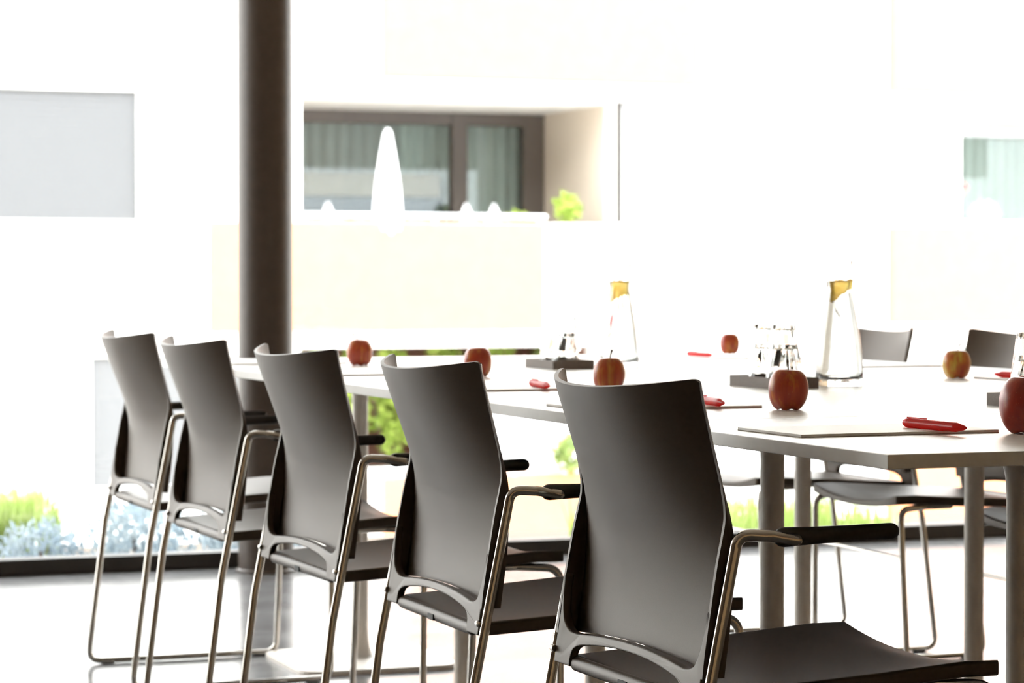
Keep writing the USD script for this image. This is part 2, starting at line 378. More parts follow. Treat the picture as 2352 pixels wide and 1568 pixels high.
def yoke_mesh():
    """arched bar under the back, growing out of a block at each corner"""
    half = [(.2315, .425), (.2315, .45), (.2305, .49), (.2295, .525), (.2285, .55)]                 # outer side, upwards
    half += [(.2265, .55), (.2235, .525), (.219, .502), (.212, .487), (.202, .4775), (.188, .4725), (.17, .4715)]    # fillet down to the bar
    top = [(y, .4715 + .0085 * (1 - (y / .17) ** 2)) for y in np.linspace(.15, 0, 7)]
    low = [(y, .4560 + .0120 * (1 - (y / .16) ** 2)) for y in np.linspace(0, .15, 7)]
    end = [(.163, .4535), (.170, .450), (.1745, .444), (.176, .436), (.176, .425)]
    up = half + top                                           # right half: outer side, over the top, to the middle
    lo = low[1:] + end
    ring = up + [(-y, z) for y, z in up[::-1][1:]] + [(-y, z) for y, z in lo[::-1]] + [low[0]] + lo
    ring = np.array(ring)
    # resample evenly so the rims stay smooth
    d = np.r_[0, np.cumsum(np.linalg.norm(np.diff(np.vstack([ring, ring[:1]]), axis=0), axis=1))]
    q = np.linspace(0, d[-1], 260, endpoint=False); cl = np.vstack([ring, ring[:1]])
    ring = np.stack([np.interp(q, d, cl[:, 0]), np.interp(q, d, cl[:, 1])], 1)
    m = bevel_plate(ring, .0125, .0028)
    v = np.array(m.vertices)
    y, z = v[:, 1], v[:, 2]
    mid = np.clip(1 - (np.abs(y) / .215) ** 4, 0, 1)
    v[:, 0] = v[:, 0] - .190 + (z - .43) * .135 + mid * np.clip((z - .448) / .03, 0, 1) * .006
    m.vertices = v
    return m

def seat_mesh():
    nx, ny = 40, 37
    s = np.linspace(0, 1, nx); t = np.linspace(-1, 1, ny)
    s = .5 - .5 * np.cos(np.pi * s)  ; t = np.sin(t * np.pi / 2)
    x0, x1 = -.178, .262
    sg, tg = np.meshgrid(s, t, indexing='ij')
    half = .196 + .014 * np.clip(sg * 1.6, 0, 1)
    X = x0 + (x1 - x0) * sg; Y = tg * half
    X = X - .005 * np.clip((sg - .86) / .14, 0, 1) * np.abs(tg) ** 6          # rounded front corners
    side = .440 + .0235 * np.clip(sg * 1.15, 0, 1) ** 1.1
    dish = .013 * (1 - np.abs(tg) ** 2.2) * np.clip(.35 + sg * 1.1, 0, 1)
    fall = .010 * np.clip((sg - .82) / .18, 0, 1) ** 2 * (1 - .95 * np.abs(tg) ** 2)
    edge = np.minimum(np.minimum((X - x0), (x1 - X)), half - np.abs(Y)); r = .0055
    rnd = np.where(edge < r, r - np.sqrt(np.maximum(r * r - (r - edge) ** 2, 0)), 0)
    Z = side - dish - fall - rnd
    top = np.stack([X, Y, Z], -1)
    bot = np.stack([X, Y, side - dish * .8 - fall * .6 - .0215 + .0035 * (rnd / r)], -1)
    return thick_grid(top, bot - top)

def make_chair(label, loc, rz):
    t = thing('conference_armchair', label, 'chair', loc, rz, 'armchairs around the white tables')
    obj('backrest', backrest_mesh(), 'chair_plastic', t, smooth=38)
    obj('back_yoke', yoke_mesh(), 'chair_plastic', t, smooth=50)
    obj('seat', seat_mesh(), 'chair_plastic', t, smooth=42)
    bar = hull_chain([(-.184, y, .4285 - .0 * y) for y in (-.174, 0, .174)], [.0105] * 3)
    rb = obj('rear_seat_bar', to_tri(bar), 'chair_plastic', t, smooth=50)
    obj('embossed_mark', rbox(-.1960, -.1915, -.014, .014, .421, .431, .0008), 'dark_print', rb, label='small dark mark on the bar')
    for s in (-1, 1):
        rear_foot, front_foot = (-.247, s * .243, .0085), (.236, s * .238, .0085)
        path = round_path([(-.078, s * .271, .640), (-.112, s * .262, .6455), (-.147, s * .244, .6465), (-.206, s * .2425, .35), (-.249, s * .243, .0085),
                           (.238, s * .236, .0085), (.249, s * .214, .430), (.17, s * .190, .4335), (.10, s * .185, .4335)],
                          [0, .02, .020, .2, .030, .030, .030, .02, 0], 8)
        fr = obj('sled_frame', tube(path, .0075, 16), 'chrome', t, smooth=60)
        pad = np.array([(-.092, s * .2605, .6430), (-.02, s * .263, .6445), (.062, s * .263, .6455)])
        obj('armrest', tube(np.linspace(pad[0], pad[-1], 9), [.0125, .0118, .0112, .0108, .0106, .0105, .0105, .0105, .0105], 18), 'arm_rubber', t, smooth=50)
        obj('bolt', lathe([(0, -.006), (.0045, -.006), (.0052, -.003), (.0052, .002), (.0036, .0048), (0, .0055)], 16).apply_transform(
            trimesh.transformations.translation_matrix([-.196, s * .234, .444]) @ trimesh.transformations.rotation_matrix(s * -math.pi / 2, [1, 0, 0])), 'chrome', fr)
        for x in (-.20, .19): obj('glide', rbox(x - .016, x + .016, s * .2405 - .009, s * .2405 + .009, 0, .0065, .002), 'clear_plastic', fr)
    obj('cross_bar', tube(np.array([(.2455, -.2195, .318), (.2455, 0, .318), (.2455, .2195, .318)]), .0045, 12), 'chrome', t, smooth=60)
    return t

near_row = [((1.540, 3.175), 1.4, 'nearest dark grey armchair, largest in the photo, turned slightly towards the window'),
            ((1.523, 3.914), -0.4, 'second dark grey armchair from the camera, behind the largest one'),
            ((1.511, 4.663), 1.6, 'middle dark grey armchair of the five along the near table edge'),
            ((1.505, 5.440), 1.6, 'fourth dark grey armchair of the near row, overlapping the black pillar'),
            ((1.526, 6.190), 0.8, 'farthest armchair of the near row, leftmost in the photo')]
far_row = [((3.134, 6.133), 180.7, 'armchair across the table whose back shows just right of the lemon carafe'),
           ((3.198, 5.513), 180.0, 'armchair across the table whose back shows behind the golden-red apple at right'),
           ((3.205, 4.765), 180.0, 'armchair across the table, seen only by its seat corner under the table')]
chair0 = make_chair(near_row[0][2], (*near_row[0][0], 0), near_row[0][1])
for (x, y), r, lab in near_row[1:] + far_row: dup(chair0, lab, (x, y, 0), r)

# ------------------------------------------------------------------ tables
ZT = .757; TX = [(1.503, 2.349), (2.352, 3.198)]; TY0, TW = 2.730, .778
def make_table(label, loc):
    t = thing('square_table', label, 'table', loc, 0, 'white square tables pushed together')
    w, d = .846 / 2, .775 / 2
    obj('tabletop', rbox(-w, w, -d, d, ZT - .018, ZT, .0012), 'white_laminate', t, smooth=40)
    obj('column', lathe([(0, .012), (.052, .012), (.044, .0145), (.034, .020), (.026, .034), (.0215, .055), (.020, .085), (.020, .665), (.0215, .690), (.026, .712), (.034, .727), (.046, .735), (.060, .7385), (0, .7385)], 40), 'silver_paint', t, smooth=50)
    P = sbox(-.145, -.145, .145, .145).buffer(.06, quad_segs=8)
    lower, upper = plate(P, 0.0, .009), plate(P.buffer(-.004), .009, .0125)
    obj('base_plate', cat([lower, upper]), 'silver_paint', t, smooth=20)
    return t
names = [['near corner white table, under the closest note pad and red pen', 'second white table of the near row, with the red apple casting an oval shadow',
          'middle white table of the near row, carrying the nearer glass stack', 'fourth white table of the near row, carrying the farther blurred glass stack', 'farthest white table of the near row, carrying the apple in front of the pillar'],
         ['front white table right of the long seam, mostly outside the photo', 'white table right of the long seam, behind the largest apple', 'white table carrying the sharper carafe and the apple with yellow blush',
          'white table carrying the farther blurred carafe', 'farthest white table right of the seam, under the small red apple']]
t0 = None
for c in range(2):
    for k in range(5):
        loc = ((TX[c][0] + TX[c][1]) / 2, TY0 + TW * (k + .5), 0)
        if t0 is None: t0 = make_table(names[c][k], loc)
        else: dup(t0, names[c][k], loc)

# ------------------------------------------------------------------ note pads and pens
def make_pad(label, loc, rz):
    t = thing('note_pad', label, 'note pad', loc, rz, 'note pads at each place')
    obj('sheets', rbox(-.1525, .1525, -.092, .092, .0008, .0042, .0004), 'paper', t, smooth=False)
    obj('card_backing', bx(-.1525, .1525, -.092, .092, 0, .0008), 'card_back', t, smooth=False)
    return t
pads = [((1.7055, 3.158), 1.5, 'white note pad on the near table corner, with the clearest red pen'), ((1.703, 3.884), 0, 'white note pad behind the nearest armchair, left of the shadowed apple'),
        ((1.704, 4.604), 0, 'white note pad seen between the two nearest chair backs'), ((1.706, 5.437), 0, 'white note pad seen between the second and third chair backs'),
        ((1.706, 6.215), 0, 'white note pad before the pillar, farthest on the near side'), ((2.99, 6.19), 180, 'white note pad under the small red apple across the table'),
        ((3.005, 5.510), 180, 'white note pad behind the apple with yellow blush'), ((2.975, 4.668), 180, 'white note pad at right across the table, beside the glass stack')]
p0 = None
for (x, y), r, lab in pads:
    if p0 is None: p0 = make_pad(lab, (x, y, ZT), r)
    else: dup(p0, lab, (x, y, ZT), r)

def make_pen(label, loc, rz):
    t = thing('ballpoint_pen', label, 'pen', loc, rz, 'red pens on the note pads')
    UsdGeom.Xformable(t).AddScaleOp().Set(Gf.Vec3f(1.14, 1.14, 1.14))
    th = np.pi / 6
    def ring(r, x, n=6): return np.stack([np.full(n, x), r * np.cos(np.arange(n) * 2 * np.pi / n), r * np.sin(np.arange(n) * 2 * np.pi / n) + .0058], 1)
    R = trimesh.transformations.rotation_matrix(math.pi / 2, [0, 1, 0]); T = trimesh.transformations.translation_matrix([0, 0, .0058])
    obj('barrel', lathe([(0, -.052), (.0056, -.052), (.0058, -.05), (.0058, .044), (.0055, .046), (0, .046)], 24).apply_transform(T @ R), 'pen_red', t, smooth=35)
    obj('tip', lathe([(0, .046), (.0055, .046), (.0026, .062), (.0012, .0655), (0, .066)], 24).apply_transform(T @ R), 'pen_red', t, smooth=35)
    obj('end_cap', lathe([(0, -.066), (.0022, -.0655), (.0042, -.0635), (.0056, -.059), (.0060, -.053), (.0056, -.052), (0, -.052)], 24).apply_transform(T @ R), 'pen_red', t, smooth=35)
    obj('refill', tube(np.array([(-.048, 0, .0058), (0, 0, .0058), (.044, 0, .0058)]), .0022, 10), 'pen_core', t)
    obj('clip', rbox(-.058, -.018, -.0015, .0015, .0118, .0132, .0005), 'pen_red', t)
    return t
pens = [((1.772, 3.090), -86, ZT + .0042, 'clearest red pen, on the note pad at the near table corner'), ((1.783, 3.836), -98, ZT + .0042, 'red pen half hidden behind the right edge of the nearest chair back'),
        ((1.764, 4.556), -98, ZT + .0042, 'red pen left of the nearest chair back top, on a note pad'), ((2.868, 6.235), -88, ZT + .0042, 'small red pen left of the small apple across the table'),
        ((2.858, 4.640), 100, ZT + .0042, 'red pen at right edge behind the glass stack')]
k0 = None
for (x, y), r, z, lab in pens:
    if k0 is None: k0 = make_pen(lab, (x, y, z), r)
    else: dup(k0, lab, (x, y, z), r, 1.14)

# ------------------------------------------------------------------ apples
def apple_mesh(rng, h, w):
    """height h, width w, with a stem dimple and five little feet"""
    nph = 64; ph = np.arange(nph) * 2 * np.pi / nph
    # outline: (radius, height) from the stem dimple over the shoulder down to the calyx
    R = np.array([0, .03, .08, .16, .26, .38, .52, .66, .79, .90, .97, 1.0, .99, .95, .885, .80, .70, .60, .50, .38, .22, .06, 0])
    Z = np.array([.82, .825, .86, .92, .965, .99, .985, .95, .885, .79, .68, .56, .43, .31, .21, .13, .065, .02, 0, .035, .07, .085, .086])
    from scipy.interpolate import PchipInterpolator
    s = np.linspace(0, 1, len(R)); q = np.linspace(0, 1, 54)
    r = np.maximum(PchipInterpolator(s, R)(q), 0) * w / 2; z = PchipInterpolator(s, Z)(q) * h
    p0 = rng.uniform(0, 6.28); p1 = rng.uniform(0, 6.28)
    low = np.clip((.45 - z / h) / .45, 0, 1)
    v = []
    for rr, zz, lo in zip(r, z, low):
        k = 1 + .02 * np.cos(2 * ph + p1) + lo * .055 * np.cos(5 * ph + p0)
        dz = lo ** 3 * h * .030 * (1 - np.cos(5 * ph + p0)) * .5 * min(1, rr / (.25 * w)) + .018 * h * np.clip(zz / h - .5, 0, 1) * np.cos(ph + p1)
        v.append(np.stack([rr * k * np.cos(ph), rr * k * np.sin(ph), zz + dz], 1))
    v = np.array(v); n = nph; m = len(r)
    i, j = np.meshgrid(np.arange(m - 1), np.arange(n), indexing='ij')
    f = np.stack([i * n + j, i * n + (j + 1) % n, (i + 1) * n + (j + 1) % n, (i + 1) * n + j], -1).reshape(-1, 4)
    t = trimesh.Trimesh(v.reshape(-1, 3), np.vstack([f[:, [0, 1, 2]], f[:, [0, 2, 3]]]), process=False)
    t.merge_vertices(); t.update_faces(t.nondegenerate_faces())
    t.vertices[:, 2] -= t.vertices[:, 2].min()
    if t.volume < 0: t.invert()
    return t
apples = [((1.888, 3.040), 'apple_deep_red', .0775, .080, 'largest deep red apple, cut by the right edge of the photo', (.2, .02)),
          ((1.868, 3.722), 'apple_red', .0655, .0635, 'red apple with upright stem and oval shadow, right of the nearest chair', (-.05, .1)),
          ((1.852, 4.428), 'apple_gold', .0640, .0610, 'streaked red-yellow apple just above the nearest chair back', (.25, 0)),
          ((1.872, 5.205), 'apple_red', .0640, .0600, 'red apple above the second chair back', (.5, .3)),
          ((1.852, 5.995), 'apple_red', .0640, .0620, 'red apple in front of the pillar, with a slanting stem', (-.8, .1)),
          ((2.790, 4.775), 'apple_blush', .0600, .0590, 'apple with yellow blush and tilted stem, at right across the table', (.45, 0)),
          ((3.035, 6.405), 'apple_red', .0570, .0550, 'small red apple across the table, between the glass stacks', (.3, .3))]
for i, ((x, y), m, h, w, lab, lean) in enumerate(apples):
    rng = np.random.default_rng(40 + i)
    z = ZT + (.0042 if i == 6 else 0)
    t = thing('apple', lab, 'apple', (x, y, z), [10, 75, 140, 30, 200, 250, 310][i], 'apples at each place')
    b = apple_mesh(rng, h, w)
    obj('fruit', b, m, t, smooth=60)
    if i in (3, 6): continue
    st = np.array([(0, 0, h * .80), (lean[0] * .003, lean[1] * .003, h * .92), (lean[0] * .010, lean[1] * .010, h * 1.06), (lean[0] * .020, lean[1] * .020, h * 1.20)])
    rot = -math.radians([10, 75, 140, 30, 200, 250, 310][i]); c, s = math.cos(rot), math.sin(rot)
    st = np.stack([st[:, 0] * c - st[:, 1] * s, st[:, 0] * s + st[:, 1] * c, st[:, 2]], 1)
    obj('stem', tube(st, [.0014, .0012, .0013, .0023], 10), 'apple_stem', t, smooth=50)

# ------------------------------------------------------------------ trays, glasses, carafes
def make_tray(label, loc, rz=0):
    t = thing('tray', label, 'tray', loc, rz, 'dark trays under the glasses')
    a, b, h, w = .0515, .091, .021, .005
    obj('tray_floor', bx(-a + w, a - w, -b + w, b - w, 0, .004), 'tray_felt', t, smooth=False)
    obj('tray_side', rbox(-a, -a + w, -b, b, 0, h, .0008), 'tray_felt', t); obj('tray_side', rbox(a - w, a, -b, b, 0, h, .0008), 'tray_felt', t)
    obj('tray_end', rbox(-a + w, a - w, -b, -b + w, 0, h, .0008), 'tray_felt', t); obj('tray_end', rbox(-a + w, a - w, b - w, b, 0, h, .0008), 'tray_felt', t)
    return t
trays = [((2.240, 4.528), 0, 'dark grey tray of stacked glasses beside the sharper carafe'), ((2.237, 5.652), 0, 'dark grey tray of stacked glasses beside the farther blurred carafe'), ((2.302, 3.662), 0, 'dark grey tray behind the largest apple at the right edge')]
y0 = None
for (x, y), r, lab in trays:
    if y0 is None: y0 = make_tray(lab, (x, y, ZT), r)
    else: dup(y0, lab, (x, y, ZT), r)

def tumbler_mesh():
    """inverted faceted tumbler: rim at z=0, thick base at the top"""
    n = 80; th = np.arange(n) * 2 * np.pi / n
    fl = np.abs(np.cos(5 * th)) ** .7
    H, pr = .080, [(.0335, 0, 0), (.0345, .002, 0), (.0338, .010, 0), (.0325, .016, .3), (.0300, .034, .8), (.0270, .056, .9), (.0248, .072, .9), (.0238, .0785, .5), (.0215, .080, 0), (0, .080, 0)]
    inn = [(0, .0725, 0), (.018, .0722, 0), (.0215, .069, 0), (.0250, .050, 0), (.0285, .028, 0), (.0312, .010, 0), (.0322, 0.0006, 0)]
    rings = [np.stack([(r - .0026 * a * (1 - fl)) * np.cos(th), (r - .0026 * a * (1 - fl)) * np.sin(th), np.full(n, z)], 1) for r, z, a in pr + inn]
    v = np.array(rings); m = len(v)
    i, j = np.meshgrid(np.arange(m), np.arange(n), indexing='ij')
    f = np.stack([i * n + j, i * n + (j + 1) % n, ((i + 1) % m) * n + (j + 1) % n, ((i + 1) % m) * n + j], -1)
    f = f.reshape(-1, 4)
    t = trimesh.Trimesh(v.reshape(-1, 3), np.vstack([f[:, [0, 1, 2]], f[:, [0, 2, 3]]]), process=False)
    t.merge_vertices(); t.update_faces(t.nondegenerate_faces())
    if t.volume < 0: t.invert()
    return t
def make_glass(label, loc):
    t = thing('drinking_glass', label, 'glass', loc, 0, 'upturned tumblers stacked in the trays')
    obj('tumbler', tumbler_mesh(), 'clear_glass', t, smooth=35)
    return t
where = ['beside the sharper carafe', 'beside the blurred farther carafe', 'at the right photo edge']
g0 = None
for k, ((x, y), r, _) in enumerate(trays):
    for dy, nm in ((-.039, 'nearer'), (.039, 'farther')):
        for lev, ln in ((0, 'lower'), (1, 'upper')):
            lab = '%s upturned glass of the %s stack in the tray %s' % (ln, nm, where[k])
            loc = (x + (.002 if lev else 0), y + dy, ZT + .0042 + .0375 * lev)
            if g0 is None: g0 = make_glass(lab, loc)
            else: dup(g0, lab, loc, 17 * k + 40 * lev)

CP = [(.0440, .0), (.0462, .004), (.0470, .014), (.0468, .030), (.0452, .055), (.0425, .080), (.0388, .107), (.0345, .130), (.0296, .158), (.0262, .175), (.0248, .187), (.0256, .197), (.0272, .206), (.0295, .225), (.0315, .244)]
def carafe_mesh():
    n = 96; th = np.arange(n) * 2 * np.pi / n
    out = [(r, z) for r, z in [(0, .0)] + CP] + [(.0312, .2452)]
    inn = [(.0301, .2445)] + [(r - .0016, z) for r, z in CP[::-1] if .016 < z < .244] + [(.0440, .020), (.038, .0135), (.02, .0118), (0, .0115)]
    rings = []
    for k, (r, z) in enumerate(out + inn):
        a = .00055 if (k >= len(out) and z > .02) else (.0009 if z < .02 else .0)
        rings.append(np.stack([(r + a * np.cos(9 * th) * (r > .01)) * np.cos(th), (r + a * np.cos(9 * th) * (r > .01)) * np.sin(th), np.full(n, z)], 1))
    v = np.array(rings); m = len(v)
    i, j = np.meshgrid(np.arange(m), np.arange(n), indexing='ij')
    f = np.stack([i * n + j, i * n + (j + 1) % n, ((i + 1) % m) * n + (j + 1) % n, ((i + 1) % m) * n + j], -1).reshape(-1, 4)
    t = trimesh.Trimesh(v.reshape(-1, 3), np.vstack([f[:, [0, 1, 2]], f[:, [0, 2, 3]]]), process=False)
    t.merge_vertices(); t.update_faces(t.nondegenerate_faces())
    if t.volume < 0: t.invert()
    return t
def water_mesh():
    n = 96; prof = [(0, .0125), (.02, .0128), (.038, .0145), (.0430, .0205)] + [(r - .0024, z) for r, z in CP if .02 < z < .2055] + [(.0246, .2045), (0, .2040)]
    return lathe(prof, n)
def make_carafe(label, loc):
    t = thing('water_carafe', label, 'carafe', loc, 0, 'water carafes on the table')
    obj('glass_body', carafe_mesh(), 'clear_glass', t, smooth=40)
    obj('water', water_mesh(), 'water', t, smooth=40)
    return t
c0 = make_carafe('sharper glass carafe of water with lemon, right of the nearer glass stack', (2.392, 4.545, ZT))
dup(c0, 'farther blurred glass carafe of water with lemon, near the middle', (2.395, 5.665, ZT), 15)

def lemon_mesh(rng, pts):
    p = Polygon(pts).buffer(.0015).buffer(-.0005)
    m = trimesh.creation.extrude_polygon(p, .007, engine='earcut'); v = np.array(m.vertices)
    m.vertices = np.stack([v[:, 0], v[:, 2] - .0035, v[:, 1]], 1)
    if m.volume < 0: m.invert()
    return m
rng = np.random.default_rng(5)
slices = [((2.392, 4.545), 'lemon slice floating in the neck of the sharper carafe', [(-.0215, .203), (-.008, .2045), (0, .206), (.012, .2045), (.0240, .207), (.0225, .193), (.012, .188), (.004, .180), (-.006, .169), (-.0125, .1635), (-.0220, .170), (-.0215, .185), (-.0195, .193)]),
          ((2.395, 5.665), 'lemon slice floating in the neck of the blurred carafe', [(-.0225, .2015), (-.010, .203), (0, .2045), (.012, .2025), (.0218, .201), (.0218, .188), (.0238, .170), (.016, .172), (.006, .170), (-.006, .162), (-.016, .153), (-.0245, .149), (-.0230, .165), (-.0217, .185)])]
for (x, y), lab, pts in slices:
    az = math.degrees(math.atan2(x, y))
    t = thing('lemon_slice', lab, 'lemon slice', (x, y, ZT), -az, 'lemon slices in the carafes')
    obj('flesh', lemon_mesh(rng, pts), 'lemon', t, smooth=30)
    rind = np.array([(p[0], -.0002, p[1]) for p in pts[:5]]) + [0, 0, .0006]
    obj('rind', tube(rind, .0016, 8), 'lemon_rind', t, smooth=50)

# ------------------------------------------------------------------ outdoors: terrace planting
struct('terrace', bx(-14, 12, YW + .1, 10.6, -.32, -.14), 'soil', 'planted terrace strip outside the window')
rng = np.random.default_rng(11)
for i, (x, y, w, h) in enumerate([(1.62, 9.0, .22, .25), (1.98, 9.15, .24, .30), (2.34, 9.0, .22, .27), (2.62, 9.25, .24, .24), (2.10, 9.45, .26, .27), (2.50, 9.60, .26, .25)]):
    t = thing('lavender_shrub', ['pale silvery shrub outside the window, far left of the row', 'tallest pale silvery shrub outside the window at left', 'pale silvery shrub outside the window, left of the leftmost chair legs', 'pale silvery shrub outside the window beside the pillar foot',
               'pale silvery shrub behind the front row, at left', 'pale silvery shrub behind the front row, nearer the pillar'][i], 'shrub', (x, y, -.14), 0, 'silvery shrubs on the terrace')
    obj('foliage', leaves(rng, 900, (0, 0, h * .55), (w * .72, w * .6, h * .5), .016, up=1.0, long=2.2), 'leaf_silver', t, smooth=False)
    obj('stem', tube(np.array([(0, 0, 0), (.01, 0, h * .3), (0, .01, h * .6)]), .008, 8), 'apple_stem', t)
g = obj('grass', blades(rng, 1500, 1.48, 1.80, 9.55, 10.1, -.14, .16, .34), 'leaf_grass', smooth=False); keys(g, 'bright green grass outside the window at the far left', 'grass', kind='stuff')
g = obj('grass', blades(rng, 2600, 3.8, 4.9, 8.75, 9.6, -.14, .12, .27), 'leaf_grass', smooth=False); keys(g, 'bright green grass outside the window, seen under the tables', 'grass', kind='stuff')

struct('house_wall', cat([bx(-30, 30, YW - .25, YW + .12, -6.0, -.33), bx(-30, 30, YW - .25, YW + .18, ZC + .31, 9.0)]), 'house_cladding', 'dark cladding of the own building above and below the window')
# ------------------------------------------------------------------ outdoors: the building across the courtyard
struct('courtyard', bx(-60, 80, 10.6, 70, -6.3, -6.0), 'courtyard_paving', 'paved courtyard below')
FY = 27.0
holes = [(7.69, 11.375, 1.59, 2.95), (15.83, 20.2, 1.66, 2.91), (3.0, 5.893, 1.585, 2.945), (7.67, 9.30, -1.12, .21), (9.30, 11.14, -.02, .21), (5.40, 7.03, -1.23, .135), (11.39, 14.05, 1.605, 2.965), (15.83, 20.2, -1.12, .15)]
bld = thing('apartment_building', 'overexposed white apartment building with orange balconies across the courtyard', 'building', (0, 0, 0))
obj('facade_wall', wall_with_holes(-48, 60, -6.0, 9.5, holes, FY, FY + .35), 'facade_render', bld, smooth=False)
obj('rear_wall', bx(-48, 60, FY + 3.6, FY + 3.8, -6.0, 9.5), 'facade_render', bld, smooth=False)
obj('roof', bx(-48.2, 60.2, FY - .2, FY + 4, 9.5, 9.8), 'facade_render', bld, smooth=False)
for x0, x1, z0, z1 in ((6.665, 10.451, .40, 1.57), (8.606, 12.33, 3.17, 4.36), (14.851, 20.6, .45, 1.565), (8.605, 12.38, -2.45, -1.22), (14.85, 20.6, 3.17, 4.36), (14.85, 20.6, -2.45, -1.22)):
    obj('parapet_panel', rbox(x0, x1, FY - .14, FY - .001, z0, z1, .01), 'parapet_orange', bld, smooth=40)
for x0, x1, z in ((7.69, 10.48, 1.655), (14.9, 20.5, 1.63), (8.62, 11.9, -1.125)):
    hr = obj('hand_rail', tube(np.array([(x0, FY - .07, z), ((x0 + x1) / 2, FY - .07, z), (x1, FY - .07, z)]), .03, 12), 'rail_white', bld)
    for x in np.arange(x0 + .25, x1, .62): obj('rail_post', bx(x - .02, x + .02, FY - .09, FY - .05, z - .11, z - .025), 'rail_white', hr, smooth=False)
# loggias: floor, soffit, side walls, back wall with frames and panes
def loggia(x0, x1, z0, z1, side, back, D=2.3):
    y0, y1 = FY + .35, FY + D
    obj('loggia_soffit', bx(x0 - .1, x1 + .1, y0, y1 + .1, z1 + .0, z1 + .1), 'facade_render', bld, smooth=False)
    obj('loggia_floor', bx(x0 - .1, x1 + .1, y0, y1 + .1, z0 - 1.25, z0 - 1.15), 'facade_render', bld, smooth=False)
    obj('reveal_wall', bx(x0 - .1, x0, y0, y1 + .1, z0 - 1.15, z1), side, bld, smooth=False)
    obj('reveal_wall', bx(x1, x1 + .1, y0, y1 + .1, z0 - 1.15, z1), side, bld, smooth=False)
    if back: obj('loggia_back_wall', bx(x0, x1, y1, y1 + .1, z0 - 1.15, z1), back, bld, smooth=False)
loggia(7.69, 11.375, 1.59, 2.95, 'loggia_cream', None)
yb = FY + 2.3
for x0, x1 in ((7.69, 7.80), (10.195, 10.39), (11.115, 11.375)): obj('window_post', rbox(x0, x1, yb - .065, yb + .08, .44, 2.95, .006), 'brown_frame', bld)
obj('window_head', rbox(7.80, 11.115, yb - .05, yb + .08, 2.80, 2.95, .006), 'brown_frame', bld)
for x0, x1 in ((7.80, 10.195), (10.39, 11.115)): obj('pane', bx(x0, x1, yb + .01, yb + .03, .44, 2.80), 'coated_glass', bld, smooth=False)
def pleated(x0, x1, y, z0, z1, pitch, amp=.03):
    xs = np.arange(x0, x1, pitch / 8); S = np.stack([np.stack([xs, y + amp * np.sin(xs / pitch * 2 * np.pi), np.full_like(xs, z)], 1) for z in (z0, z1)], 0)
    return thick_grid(S, np.array([0, .006, 0]))
obj('curtain', pleated(7.70, 9.70, yb + .5, .44, 2.9, .17), 'curtain_grey', bld, smooth=40)
obj('curtain', pleated(9.70, 11.37, yb + .5, .44, 2.9, .15), 'curtain_green', bld, smooth=40)
obj('room_back', bx(7.6, 11.5, yb + 1.15, yb + 1.2, .44, 3.0), 'curtain_grey', bld, smooth=False)
obj('reflection_band', rbox(7.72, 10.12, yb + .16, yb + .40, 1.95, 2.22, .01), 'reflection_tan', bld)  # added box, coloured as the tan reflection of the building facing the panes
obj('reflection_band', rbox(7.72, 10.16, yb + .16, yb + .40, 1.45, 1.93, .01), 'reflection_blue', bld)  # added box, coloured as the bluish reflection lower in the panes
loggia(15.83, 20.2, 1.66, 2.91, 'facade_render', None)
obj('window_head', rbox(15.83, 20.2, yb - .05, yb + .08, 2.80, 2.91, .006), 'rail_white', bld)
obj('pane', bx(15.83, 20.2, yb + .01, yb + .03, .5, 2.80), 'coated_glass', bld, smooth=False)
obj('curtain', pleated(15.85, 20.2, yb + .25, .5, 2.85, .16), 'curtain_green', bld, smooth=40)
loggia(7.67, 11.14, -1.12, .21, 'loggia_brick', 'loggia_brick')
loggia(15.83, 20.2, -1.12, .15, 'facade_render', 'curtain_green')
# slatted shutters
for k in range(22):
    z = 1.61 + k * .0615
    s = rbox(11.40, 14.04, -.035, .035, -.004, .004, .0015); s.apply_transform(trimesh.transformations.translation_matrix([0, FY + .07, z + .032]) @ trimesh.transformations.rotation_matrix(math.radians(52), [1, 0, 0]))
    obj('shutter_slat', s, 'slat_white', bld, smooth=False)
obj('shutter_backing', bx(11.39, 14.05, FY + .14, FY + .17, 1.60, 2.97), 'slat_white', bld, smooth=False)
obj('shutter_guide', bx(11.377, 11.44, FY - .01, FY + .13, 1.60, 2.965), 'frame_black', bld, smooth=False)
obj('shutter_head', bx(11.44, 14.05, FY - .004, FY + .03, 2.948, 2.965), 'frame_black', bld, smooth=False)
for k in range(24):
    z = 1.59 + k * .0565
    s = rbox(3.0, 5.89, -.031, .031, -.004, .004, .0015); s.apply_transform(trimesh.transformations.translation_matrix([0, FY + .05, z + .028]) @ trimesh.transformations.rotation_matrix(math.radians(60), [1, 0, 0]))
    obj('blind_slat', s, 'shutter_blue_grey', bld, smooth=False)
obj('blind_backing', bx(2.98, 5.9, FY + .12, FY + .15, 1.58, 2.95), 'shutter_blue_grey', bld, smooth=False)
obj('blind_panel', bx(5.40, 7.03, FY + .05, FY + .08, -1.23, .135), 'shutter_blue_grey', bld, smooth=False)

